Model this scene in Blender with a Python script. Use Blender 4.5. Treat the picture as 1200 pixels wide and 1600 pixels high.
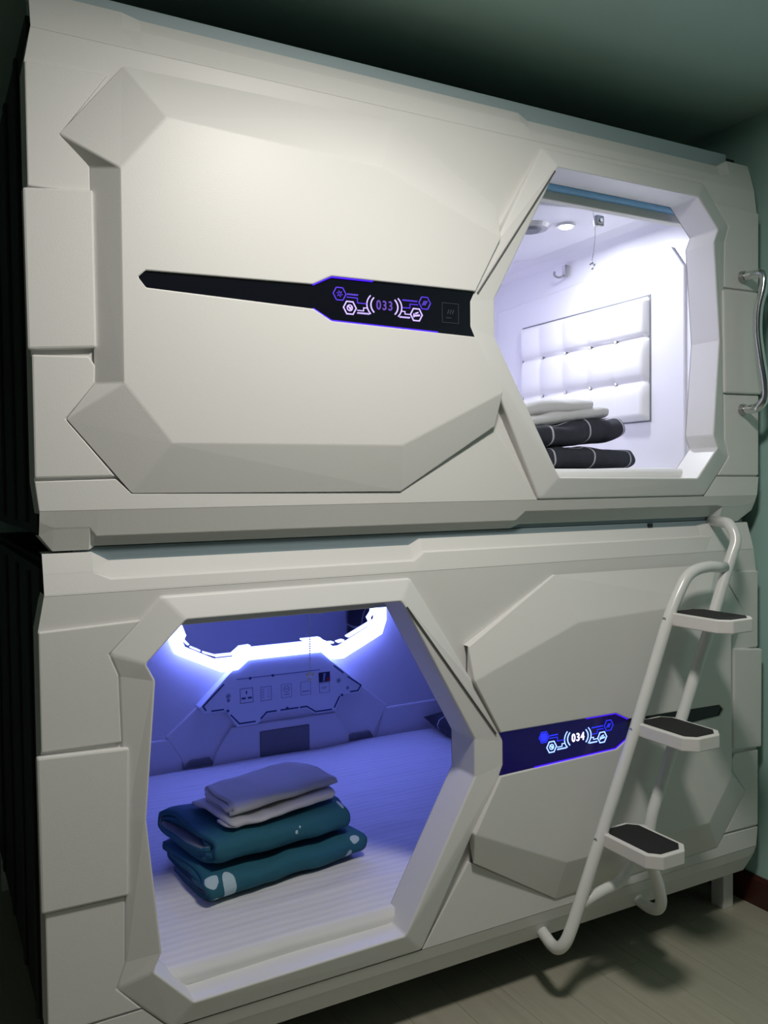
import bpy, bmesh, math, random
from mathutils import Vector, Matrix, noise

for o in list(bpy.data.objects):
    bpy.data.objects.remove(o)
S = bpy.context.scene
COL = S.collection
PI = math.pi
random.seed(7)

# ------------------------------------------------------------------ camera
def cam_setup():
    yaw, pitch, roll = 0.4979315, -0.0313038, -0.0117132
    f = Vector((math.sin(yaw)*math.cos(pitch), math.cos(yaw)*math.cos(pitch), math.sin(pitch)))
    r = Vector((math.cos(yaw), -math.sin(yaw), 0.0))
    u = r.cross(f)
    r2 = math.cos(roll)*r + math.sin(roll)*u
    u2 = -math.sin(roll)*r + math.cos(roll)*u
    cd = bpy.data.cameras.new('camera')
    cd.sensor_fit = 'VERTICAL'
    cd.sensor_height = 36.0
    cd.sensor_width = 27.0
    cd.lens = 36.0*1344.789/1600.0
    cd.clip_start = 0.02
    co = bpy.data.objects.new('camera', cd)
    COL.objects.link(co)
    m = Matrix.Identity(4)
    for i in range(3):
        m[i][0] = r2[i]; m[i][1] = u2[i]; m[i][2] = -f[i]
    m[0][3], m[1][3], m[2][3] = -0.2084291, -1.8469871, 1.5237519
    co.matrix_world = m
    S.camera = co
cam_setup()

# ------------------------------------------------------------------ world, lights, exposure
w = bpy.data.worlds.new('world'); S.world = w; w.use_nodes = True
w.node_tree.nodes['Background'].inputs[0].default_value = (0.02, 0.03, 0.028, 1)
w.node_tree.nodes['Background'].inputs[1].default_value = 0.3

def area(name, loc, rot, size, power, color, sy=None, spread=None):
    d = bpy.data.lights.new(name, 'AREA'); d.energy = power; d.color = color
    d.size = size
    if sy: d.shape = 'RECTANGLE'; d.size_y = sy
    if spread: d.spread = spread
    o = bpy.data.objects.new(name, d); COL.objects.link(o); o.location = loc; o.rotation_euler = rot
    return o
def spot(name, loc, rot, power, color, angle, blend, radius):
    d = bpy.data.lights.new(name, 'SPOT'); d.energy = power; d.color = color
    d.spot_size = angle; d.spot_blend = blend; d.shadow_soft_size = radius
    o = bpy.data.objects.new(name, d); COL.objects.link(o); o.location = loc; o.rotation_euler = rot
    return o

area('ceiling_lamp_light', (0.70, -0.95, 2.67), (0, 0, 0), 0.26, 25.5, (1.0, 0.95, 0.88))
area('front_fill_light', (-0.6, -2.4, 2.67), (0, 0, 0), 0.4, 0.6, (1.0, 0.97, 0.92))  # unseen fill light, added to soften the pod fronts
area('pod_downlight_light', (1.826, 0.53, 2.412), (0, 0, 0), 0.05, 5.2, (0.90, 0.94, 1.0))


S.view_settings.view_transform = 'Standard'
S.view_settings.look = 'None'
S.view_settings.gamma = 1.0
S.view_settings.use_curve_mapping = False
S.view_settings.exposure = 0.0

# ------------------------------------------------------------------ materials
def mat(name, col, rough=0.5, metal=0.0, bump=0.0, bscale=200.0, emit=None, estr=0.0, spec=None, coat=0.0, var=0.0, vscale=3.0, detail=2.0, sheen=0.0):
    m = bpy.data.materials.new(name); m.use_nodes = True
    nt = m.node_tree; b = nt.nodes['Principled BSDF']
    b.inputs['Base Color'].default_value = (*col, 1)
    b.inputs['Roughness'].default_value = rough
    b.inputs['Metallic'].default_value = metal
    if spec is not None: b.inputs['Specular IOR Level'].default_value = spec
    if coat: b.inputs['Coat Weight'].default_value = coat; b.inputs['Coat Roughness'].default_value = 0.15
    if sheen: b.inputs['Sheen Weight'].default_value = sheen
    if emit:
        b.inputs['Emission Color'].default_value = (*emit, 1)
        b.inputs['Emission Strength'].default_value = estr
    tc = nt.nodes.new('ShaderNodeTexCoord')
    if bump:
        n = nt.nodes.new('ShaderNodeTexNoise'); n.inputs['Scale'].default_value = bscale; n.inputs['Detail'].default_value = detail
        bp = nt.nodes.new('ShaderNodeBump'); bp.inputs['Strength'].default_value = bump; bp.inputs['Distance'].default_value = 0.002
        nt.links.new(tc.outputs['Object'], n.inputs['Vector'])
        nt.links.new(n.outputs['Fac'], bp.inputs['Height'])
        nt.links.new(bp.outputs['Normal'], b.inputs['Normal'])
    n2 = nt.nodes.new('ShaderNodeTexNoise'); n2.inputs['Scale'].default_value = vscale; n2.inputs['Detail'].default_value = 3
    nt.links.new(tc.outputs['Object'], n2.inputs['Vector'])
    mr = nt.nodes.new('ShaderNodeMapRange'); mr.inputs['To Min'].default_value = 1.0-var; mr.inputs['To Max'].default_value = 1.0+var
    nt.links.new(n2.outputs['Fac'], mr.inputs['Value'])
    mx = nt.nodes.new('ShaderNodeVectorMath'); mx.operation = 'SCALE'
    mx.inputs[0].default_value = col
    nt.links.new(mr.outputs['Result'], mx.inputs['Scale'])
    nt.links.new(mx.outputs['Vector'], b.inputs['Base Color'])
    return m

SHELL = mat('white_moulded_plastic', (0.74, 0.735, 0.72), 0.42, bump=0.10, bscale=420, var=0.015, spec=0.4)
FRAME = mat('white_frame_plastic', (0.75, 0.75, 0.745), 0.38, bump=0.06, bscale=420, var=0.01, spec=0.4)
SHADERAIL = mat('shaded_blue_grey_frame', (0.20, 0.26, 0.29), 0.5, bump=0.05, var=0.03)  # darker copy of RAIL: shade in the gap between pods put into colour
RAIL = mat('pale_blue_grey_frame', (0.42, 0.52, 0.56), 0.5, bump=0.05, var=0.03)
SHADEBODY = mat('shaded_body', (0.006, 0.010, 0.011), 0.55, bump=0.1, bscale=60, var=0.2)  # shade on the pod sides is put into this near-black colour
LINING = mat('white_inner_lining', (0.72, 0.72, 0.76), 0.35, bump=0.04, var=0.01)
BLACKGLASS = mat('black_display_glass', (0.006, 0.007, 0.012), 0.12, spec=0.5, var=0.1)
BLUEGLASS = mat('blue_backlit_glass', (0.006, 0.006, 0.02), 0.15, emit=(0.05, 0.01, 0.75), estr=0.06, var=0.1)
CHROME = mat('chrome', (0.75, 0.76, 0.76), 0.12, metal=1.0, var=0.02)
STEEL = mat('brushed_steel', (0.45, 0.45, 0.45), 0.35, metal=1.0, var=0.05)
PAINTWHITE = mat('white_painted_metal', (0.74, 0.75, 0.74), 0.3, bump=0.05, var=0.02, coat=0.3)
STEPWHITE = mat('white_step_plastic', (0.75, 0.74, 0.72), 0.4, bump=0.05, var=0.02)
RUBBER = mat('black_grip_rubber', (0.012, 0.012, 0.013), 0.8, bump=0.9, bscale=500, var=0.2)
BLACK = mat('black_plastic', (0.01, 0.01, 0.011), 0.4, var=0.1)
MIRROR = mat('mirror_glass', (0.72, 0.76, 0.85), 0.03, metal=1.0, var=0.01)
CONSOLE = mat('pale_console_face', (0.72, 0.78, 0.86), 0.3, var=0.01)
PRINT = mat('dark_blue_print', (0.03, 0.05, 0.16), 0.5, var=0.05)
GREYPRINT = mat('grey_blue_print', (0.25, 0.3, 0.45), 0.5, var=0.05)
NICHE = mat('grey_recess_plastic', (0.16, 0.17, 0.19), 0.5, var=0.05)
LEATHER = mat('white_leatherette', (0.78, 0.78, 0.78), 0.45, bump=0.12, bscale=300, var=0.01)
BLUEFILM = mat('light_blue_film', (0.24, 0.52, 0.82), 0.4, bump=0.3, bscale=120, var=0.12, vscale=40)
BEIGE = mat('beige_blind_rail', (0.66, 0.66, 0.58), 0.55, var=0.05, vscale=20)
TOWEL = mat('white_terry_towel', (0.62, 0.62, 0.62), 0.95, bump=0.9, bscale=550, var=0.04, vscale=25, sheen=0.4)
WALL2 = mat('bounce_damped_wall_paint', (0.22, 0.25, 0.24), 0.8, bump=0.25, bscale=160, var=0.03)  # unseen walls, colour darkened to cut bounce light
WALL = mat('pale_teal_paint', (0.38, 0.60, 0.55), 0.75, bump=0.25, bscale=160, var=0.03)
CEIL = mat('teal_green_ceiling_paint', (0.40, 0.56, 0.50), 0.5, bump=0.12, bscale=160, var=0.05)
BASEB = mat('dark_red_wood_baseboard', (0.055, 0.016, 0.010), 0.35, bump=0.2, bscale=40, var=0.25, vscale=14)
DARKFLOOR = mat('floor_underlay', (0.05, 0.05, 0.045), 0.8)
LEDBLUE = mat('blue_white_led', (0.8, 0.85, 1.0), 0.4, emit=(0.19, 0.235, 1.0), estr=8.5)
LEDLINE = mat('blue_white_led_line', (0.8, 0.85, 1.0), 0.4, emit=(0.30, 0.36, 1.0), estr=5.0)
LEDWHITE = mat('lavender_white_led', (0.9, 0.9, 1.0), 0.4, emit=(0.70, 0.67, 1.0), estr=9.5)
BULB = mat('lit_downlight_lens', (1, 1, 1), 0.4, emit=(0.95, 0.96, 1.0), estr=18.0)
EDGEGLOW = mat('violet_edge_light', (0.05, 0.02, 0.4), 0.4, emit=(0.05, 0.003, 0.9), estr=1.3)
def glow(n, c, s): return mat(n, (0.02, 0.02, 0.04), 0.4, emit=c, estr=s)
G_VIOLET = glow('glow_violet', (0.10, 0.03, 0.85), 1.0)
G_PALE = glow('glow_pale_violet', (0.55, 0.42, 1.0), 1.5)
G_PURPLE = glow('glow_dim_purple', (0.17, 0.07, 0.62), 0.8)
G_BLUE = glow('glow_blue', (0.02, 0.03, 0.9), 1.2)
G_ICE = glow('glow_ice_blue', (0.25, 0.40, 1.0), 2.4)
G_WHITE = glow('glow_white', (0.66, 0.62, 1.0), 4.0)

def floor_mat():
    m = mat('greige_wood_laminate', (0.40, 0.385, 0.31), 0.4)
    nt = m.node_tree; b = nt.nodes['Principled BSDF']
    tc = nt.nodes.new('ShaderNodeTexCoord'); mp = nt.nodes.new('ShaderNodeMapping')
    mp.inputs['Scale'].default_value = (26, 1.6, 1)
    oi = nt.nodes.new('ShaderNodeObjectInfo')
    add = nt.nodes.new('ShaderNodeVectorMath'); add.operation = 'ADD'
    sc = nt.nodes.new('ShaderNodeVectorMath'); sc.operation = 'SCALE'; sc.inputs[0].default_value = (17, 9, 5)
    nt.links.new(oi.outputs['Random'], sc.inputs['Scale'])
    nt.links.new(tc.outputs['Object'], add.inputs[0]); nt.links.new(sc.outputs[0], add.inputs[1])
    nt.links.new(add.outputs[0], mp.inputs['Vector'])
    n = nt.nodes.new('ShaderNodeTexNoise'); n.inputs['Scale'].default_value = 2.2; n.inputs['Detail'].default_value = 6; n.inputs['Distortion'].default_value = 0.6
    nt.links.new(mp.outputs[0], n.inputs['Vector'])
    cr = nt.nodes.new('ShaderNodeValToRGB')
    cr.color_ramp.elements[0].position = 0.3; cr.color_ramp.elements[0].color = (0.36, 0.345, 0.27, 1)
    cr.color_ramp.elements[1].position = 0.72; cr.color_ramp.elements[1].color = (0.42, 0.405, 0.325, 1)
    nt.links.new(n.outputs['Fac'], cr.inputs['Fac'])
    hs = nt.nodes.new('ShaderNodeHueSaturation')
    mr = nt.nodes.new('ShaderNodeMapRange'); mr.inputs['To Min'].default_value = 0.95; mr.inputs['To Max'].default_value = 1.05
    nt.links.new(oi.outputs['Random'], mr.inputs['Value']); nt.links.new(mr.outputs[0], hs.inputs['Value'])
    nt.links.new(cr.outputs[0], hs.inputs['Color']); nt.links.new(hs.outputs[0], b.inputs['Base Color'])
    return m
FLOOR = floor_mat()

def sheet_mat():
    m = mat('white_striped_sheet', (0.70, 0.70, 0.71), 0.7)
    nt = m.node_tree; b = nt.nodes['Principled BSDF']
    tc = nt.nodes.new('ShaderNodeTexCoord')
    wv = nt.nodes.new('ShaderNodeTexWave'); wv.bands_direction = 'Y'; wv.inputs['Scale'].default_value = 11; wv.inputs['Distortion'].default_value = 0.6; wv.inputs['Detail'].default_value = 1
    nt.links.new(tc.outputs['Object'], wv.inputs['Vector'])
    n = nt.nodes.new('ShaderNodeTexNoise'); n.inputs['Scale'].default_value = 9; n.inputs['Detail'].default_value = 4
    mp = nt.nodes.new('ShaderNodeMapping'); mp.inputs['Scale'].default_value = (0.45, 1.8, 1)
    nt.links.new(tc.outputs['Object'], mp.inputs['Vector']); nt.links.new(mp.outputs[0], n.inputs['Vector'])
    ad = nt.nodes.new('ShaderNodeMath'); ad.operation = 'MULTIPLY_ADD'; ad.inputs[1].default_value = 0.07
    nt.links.new(wv.outputs['Fac'], ad.inputs[0]); nt.links.new(n.outputs['Fac'], ad.inputs[2])
    bp = nt.nodes.new('ShaderNodeBump'); bp.inputs['Strength'].default_value = 0.55; bp.inputs['Distance'].default_value = 0.008
    nt.links.new(ad.outputs[0], bp.inputs['Height']); nt.links.new(bp.outputs['Normal'], b.inputs['Normal'])
    cr = nt.nodes.new('ShaderNodeValToRGB')
    cr.color_ramp.elements[0].color = (0.69, 0.69, 0.70, 1); cr.color_ramp.elements[1].color = (0.75, 0.75, 0.75, 1)
    nt.links.new(wv.outputs['Fac'], cr.inputs['Fac']); nt.links.new(cr.outputs[0], b.inputs['Base Color'])
    return m
SHEET = sheet_mat()

def plaid_mat(name, base, line, px=0.17, py=0.13, wdt=0.0035, phx=0.0, phy=0.0):
    m = mat(name, base, 0.85)
    nt = m.node_tree; b = nt.nodes['Principled BSDF']; L = nt.links
    uv = nt.nodes.new('ShaderNodeUVMap'); uv.uv_map = 'UVMap'
    n = nt.nodes.new('ShaderNodeTexNoise'); n.inputs['Scale'].default_value = 9; n.inputs['Detail'].default_value = 1
    L.new(uv.outputs[0], n.inputs['Vector'])
    sc = nt.nodes.new('ShaderNodeVectorMath'); sc.operation = 'MULTIPLY_ADD'
    sc.inputs[1].default_value = (0.035, 0.035, 0); L.new(n.outputs['Color'], sc.inputs[0]); L.new(uv.outputs[0], sc.inputs[2])
    sp = nt.nodes.new('ShaderNodeSeparateXYZ'); L.new(sc.outputs[0], sp.inputs[0])
    outs = []
    for ax, per, ph in (('X', px, phx), ('Y', py, phy)):
        a = nt.nodes.new('ShaderNodeMath'); a.operation = 'ADD'; a.inputs[1].default_value = ph + 10*per; L.new(sp.outputs[ax], a.inputs[0])
        md = nt.nodes.new('ShaderNodeMath'); md.operation = 'PINGPONG'; md.inputs[1].default_value = per/2; L.new(a.outputs[0], md.inputs[0])
        lt = nt.nodes.new('ShaderNodeMath'); lt.operation = 'LESS_THAN'; lt.inputs[1].default_value = wdt; L.new(md.outputs[0], lt.inputs[0])
        outs.append(lt)
    mx = nt.nodes.new('ShaderNodeMath'); mx.operation = 'MAXIMUM'; L.new(outs[0].outputs[0], mx.inputs[0]); L.new(outs[1].outputs[0], mx.inputs[1])
    mc = nt.nodes.new('ShaderNodeMix'); mc.data_type = 'RGBA'
    mc.inputs['A'].default_value = (*base, 1); mc.inputs['B'].default_value = (*line, 1)
    L.new(mx.outputs[0], mc.inputs['Factor']); L.new(mc.outputs['Result'], b.inputs['Base Color'])
    n3 = nt.nodes.new('ShaderNodeTexNoise'); n3.inputs['Scale'].default_value = 30; n3.inputs['Detail'].default_value = 4
    tc = nt.nodes.new('ShaderNodeTexCoord'); L.new(tc.outputs['Object'], n3.inputs['Vector'])
    bp = nt.nodes.new('ShaderNodeBump'); bp.inputs['Strength'].default_value = 0.5; bp.inputs['Distance'].default_value = 0.006
    L.new(n3.outputs['Fac'], bp.inputs['Height']); L.new(bp.outputs[0], b.inputs['Normal'])
    return m
NAVY = plaid_mat('charcoal_check_cotton', (0.022, 0.025, 0.036), (0.45, 0.46, 0.5), phx=0.05, phy=0.03)

def teal_mat(name, blobs):
    # plain teal cotton with a few pale printed patches at given uv centres (cx, cy, rx, ry)
    base = (0.012, 0.105, 0.15); m = mat(name, base, 0.85)
    nt = m.node_tree; b = nt.nodes['Principled BSDF']; L = nt.links
    uv = nt.nodes.new('ShaderNodeUVMap'); uv.uv_map = 'UVMap'
    n = nt.nodes.new('ShaderNodeTexNoise'); n.inputs['Scale'].default_value = 30
    L.new(uv.outputs[0], n.inputs['Vector'])
    wob = nt.nodes.new('ShaderNodeVectorMath'); wob.operation = 'MULTIPLY_ADD'; wob.inputs[1].default_value = (0.012, 0.012, 0)
    L.new(n.outputs['Color'], wob.inputs[0]); L.new(uv.outputs[0], wob.inputs[2])
    last = None
    for cx, cy, rx, ry in blobs:
        s = nt.nodes.new('ShaderNodeVectorMath'); s.operation = 'SUBTRACT'; s.inputs[1].default_value = (cx+0.006, cy+0.006, 0.006*0)
        L.new(wob.outputs[0], s.inputs[0])
        d = nt.nodes.new('ShaderNodeVectorMath'); d.operation = 'MULTIPLY'; d.inputs[1].default_value = (1/rx, 1/ry, 0); L.new(s.outputs[0], d.inputs[0])
        ln = nt.nodes.new('ShaderNodeVectorMath'); ln.operation = 'LENGTH'; L.new(d.outputs[0], ln.inputs[0])
        lt = nt.nodes.new('ShaderNodeMath'); lt.operation = 'LESS_THAN'; lt.inputs[1].default_value = 1.0; L.new(ln.outputs['Value'], lt.inputs[0])
        if last is None: last = lt
        else:
            mx = nt.nodes.new('ShaderNodeMath'); mx.operation = 'MAXIMUM'; L.new(last.outputs[0], mx.inputs[0]); L.new(lt.outputs[0], mx.inputs[1]); last = mx
    mc = nt.nodes.new('ShaderNodeMix'); mc.data_type = 'RGBA'
    mc.inputs['A'].default_value = (*base, 1); mc.inputs['B'].default_value = (0.42, 0.55, 0.60, 1)
    L.new(last.outputs[0], mc.inputs['Factor']); L.new(mc.outputs['Result'], b.inputs['Base Color'])
    n3 = nt.nodes.new('ShaderNodeTexNoise'); n3.inputs['Scale'].default_value = 28; n3.inputs['Detail'].default_value = 5
    tc = nt.nodes.new('ShaderNodeTexCoord'); L.new(tc.outputs['Object'], n3.inputs['Vector'])
    bp = nt.nodes.new('ShaderNodeBump'); bp.inputs['Strength'].default_value = 0.6; bp.inputs['Distance'].default_value = 0.006
    L.new(n3.outputs['Fac'], bp.inputs['Height']); L.new(bp.outputs[0], b.inputs['Normal'])
    return m

# ------------------------------------------------------------------ helpers
def obj(name, me, m, parent=None, bevel=0.0, seg=2, smooth=False, label=None, cat=None, group=None, kind=None, ang=25):
    if isinstance(me, bmesh.types.BMesh):
        bm = me; bmesh.ops.recalc_face_normals(bm, faces=bm.faces) if not getattr(obj, 'skip', False) else None
        me = bpy.data.meshes.new(name); bm.to_mesh(me); bm.free()
    if m is not None and not me.materials: me.materials.append(m)
    if smooth:
        for p in me.polygons: p.use_smooth = True
    o = bpy.data.objects.new(name, me); COL.objects.link(o)
    if parent is not None: o.parent = parent
    if bevel:
        md = o.modifiers.new('bevel', 'BEVEL'); md.width = bevel; md.segments = seg; md.limit_method = 'ANGLE'; md.angle_limit = math.radians(ang)
    tag(o, label, cat, group, kind)
    return o
def tag(o, label=None, cat=None, group=None, kind=None):
    if label: o['label'] = label
    if cat: o['category'] = cat
    if group: o['group'] = group
    if kind: o['kind'] = kind
def empty(name, loc, label, cat, group=None, rz=0.0):
    o = bpy.data.objects.new(name, None); COL.objects.link(o); o.location = loc; o.rotation_euler = (0, 0, rz)
    o.empty_display_size = 0.1
    tag(o, label, cat, group); return o
def box_bm(x0, x1, y0, y1, z0, z1, bm=None):
    bm = bm or bmesh.new()
    v = [bm.verts.new((x, y, z)) for x in (x0, x1) for y in (y0, y1) for z in (z0, z1)]
    for f in ((0, 1, 3, 2), (4, 6, 7, 5), (0, 4, 5, 1), (2, 3, 7, 6), (0, 2, 6, 4), (1, 5, 7, 3)):
        bm.faces.new([v[i] for i in f])
    return bm
def prism_bm(pts, y0, y1, axis='y', bm=None):
    """closed prism over a polygon; axis y: pts are (x,z); axis z: pts are (x,y); axis x: (y,z)"""
    bm = bm or bmesh.new()
    def P(p, t):
        return (p[0], t, p[1]) if axis == 'y' else ((p[0], p[1], t) if axis == 'z' else (t, p[0], p[1]))
    a = [bm.verts.new(P(p, y0)) for p in pts]; b = [bm.verts.new(P(p, y1)) for p in pts]
    bm.faces.new(a); bm.faces.new(b[::-1])
    n = len(pts)
    for i in range(n): bm.faces.new((a[i], b[i], b[(i+1) % n], a[(i+1) % n]))
    return bm
def tube_bm(pts, r, seg=14, bm=None, caps=True):
    bm = bm or bmesh.new()
    pts = [Vector(p) for p in pts]; rings = []; prev = None
    for i, p in enumerate(pts):
        t = (pts[min(i+1, len(pts)-1)] - pts[max(i-1, 0)]).normalized()
        if prev is None:
            up = Vector((0, 0, 1)) if abs(t.z) < 0.9 else Vector((1, 0, 0))
            n = t.cross(up).normalized()
        else:
            n = (prev - t*prev.dot(t)).normalized()
        prev = n; b = t.cross(n)
        rr = r[i] if isinstance(r, (list, tuple)) else r
        rings.append([bm.verts.new(p + rr*(math.cos(2*PI*k/seg)*n + math.sin(2*PI*k/seg)*b)) for k in range(seg)])
    for a, b in zip(rings, rings[1:]):
        for k in range(seg): bm.faces.new((a[k], a[(k+1) % seg], b[(k+1) % seg], b[k]))
    if caps: bm.faces.new(rings[0][::-1]); bm.faces.new(rings[-1])
    return bm
def smooth_path(pts, sub=8):
    """Catmull-Rom through the points"""
    P = [Vector(p) for p in pts]; P = [2*P[0]-P[1]] + P + [2*P[-1]-P[-2]]; out = []
    for i in range(1, len(P)-2):
        for k in range(sub):
            t = k/sub
            out.append(0.5*((2*P[i]) + (P[i+1]-P[i-1])*t + (2*P[i-1]-5*P[i]+4*P[i+1]-P[i+2])*t*t + (3*P[i]-P[i-1]-3*P[i+1]+P[i+2])*t**3))
    out.append(P[-2]); return out
def round_path(pts, r, sub=7):
    """polyline with filleted corners"""
    P = [Vector(p) for p in pts]; out = [P[0]]
    for i in range(1, len(P)-1):
        a, b, c = P[i-1], P[i], P[i+1]
        rr = min(r, (a-b).length*0.48, (c-b).length*0.48)
        s = b + (a-b).normalized()*rr; e = b + (c-b).normalized()*rr
        for k in range(sub+1):
            t = k/sub; out.append((1-t)**2*s + 2*t*(1-t)*b + t*t*e)
    out.append(P[-1]); return out
def seg_bm(p, q, wd, y0, y1, bm):
    """flat bar between two (x,z) points, y0..y1 thick"""
    d = Vector((q[0]-p[0], q[1]-p[1])); L = d.length
    if L < 1e-6: return
    d /= L; n = Vector((-d.y, d.x))*wd/2; e = d*wd*0.4
    pts = [(p[0]-e.x+n.x, p[1]-e.y+n.y), (p[0]-e.x-n.x, p[1]-e.y-n.y), (q[0]+e.x-n.x, q[1]+e.y-n.y), (q[0]+e.x+n.x, q[1]+e.y+n.y)]
    prism_bm(pts, y0, y1, 'y', bm)
def poly_bm(path, wd, y0, y1, bm=None):
    bm = bm or bmesh.new()
    for a, b in zip(path, path[1:]): seg_bm(a, b, wd, y0, y1, bm)
    return bm

# ------------------------------------------------------------------ room
FZ, CZ, XW = 0.12, 2.705, 2.207
XL, YB, YF = -1.6, 1.72, -3.2
obj('wall_right', box_bm(XW, XW+0.1, YF, YB, FZ-0.05, CZ), WALL, kind='structure')
obj('wall_left', box_bm(XL-0.1, XL, YF, YB, FZ-0.05, CZ), WALL2, kind='structure')
obj('wall_back', box_bm(XL, XW, YB, YB+0.1, FZ-0.05, CZ), WALL, kind='structure')
obj('wall_front', box_bm(XL, XW, YF-0.1, YF, FZ-0.05, CZ), WALL2, kind='structure')
obj('ceiling', box_bm(XL-0.1, XW+0.1, YF-0.1, YB+0.1, CZ, CZ+0.1), CEIL, kind='structure')
fl = obj('floor', box_bm(XL, XW, YF, YB, FZ-0.06, FZ-0.012), DARKFLOOR, kind='structure')
def planks():
    pw, plen = 0.145, 1.2
    me = None; x = XW - 0.004
    row = 0
    while x - pw > 0.2:
        off = (row*0.43) % plen
        y = 2.6 - off
        k = 0
        while y > -1.5:
            if me is None:
                me = bpy.data.meshes.new('plank'); bm = box_bm(-pw/2+0.0005, pw/2-0.0005, -plen/2+0.0005, plen/2-0.0005, -0.012, 0.0)
                bmesh.ops.bevel(bm, geom=[e for e in bm.edges if all(v.co.z > -0.001 for v in e.verts)], offset=0.0008, segments=1)
                bm.to_mesh(me); bm.free(); me.materials.append(FLOOR)
            o = bpy.data.objects.new('plank', me); COL.objects.link(o); o.parent = fl
            o.location = (x-pw/2, y-plen/2+0.3, FZ)
            y -= plen; k += 1
        x -= pw; row += 1
    # the boards out of view
    rest = obj('plank_field', box_bm(XL, x, YF, YB, FZ-0.012, FZ), FLOOR, fl, kind='stuff')
planks()
bb = prism_bm([(XW-0.014, FZ), (XW-0.001, FZ), (XW-0.001, FZ+0.100), (XW-0.006, FZ+0.100), (XW-0.014, FZ+0.088)], YF+0.01, YB-0.01)
obj('baseboard_right', bb, BASEB, kind='structure', bevel=0.002)

# ------------------------------------------------------------------ pods
W = 2.15
I = [(0.828, 0.969), (0.295, 0.969), (0.208, 0.883), (0.227, 0.845), (0.202, 0.552), (0.229, 0.262), (0.211, 0.225), (0.297, 0.134), (0.828, 0.140), (1.038, 0.500), (1.038, 0.598)]
YI = [-0.028]*11
O = [(0.864, 1.022, -0.006), (0.246, 1.022, -0.006), (0.137, 0.908, -0.006), (0.155, 0.86, -0.006), (0.16, 0.552, -0.006), (0.155, 0.25, -0.006),
     (0.137, 0.197, -0.006), (0.25, 0.08, -0.010), (0.885, 0.08, -0.010), (1.030, 0.357, -0.030), (1.110, 0.495, -0.037), (1.122, 0.520, -0.037),
     (1.122, 0.583, -0.037), (1.110, 0.610, -0.037), (1.030, 0.752, -0.030)]

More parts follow.
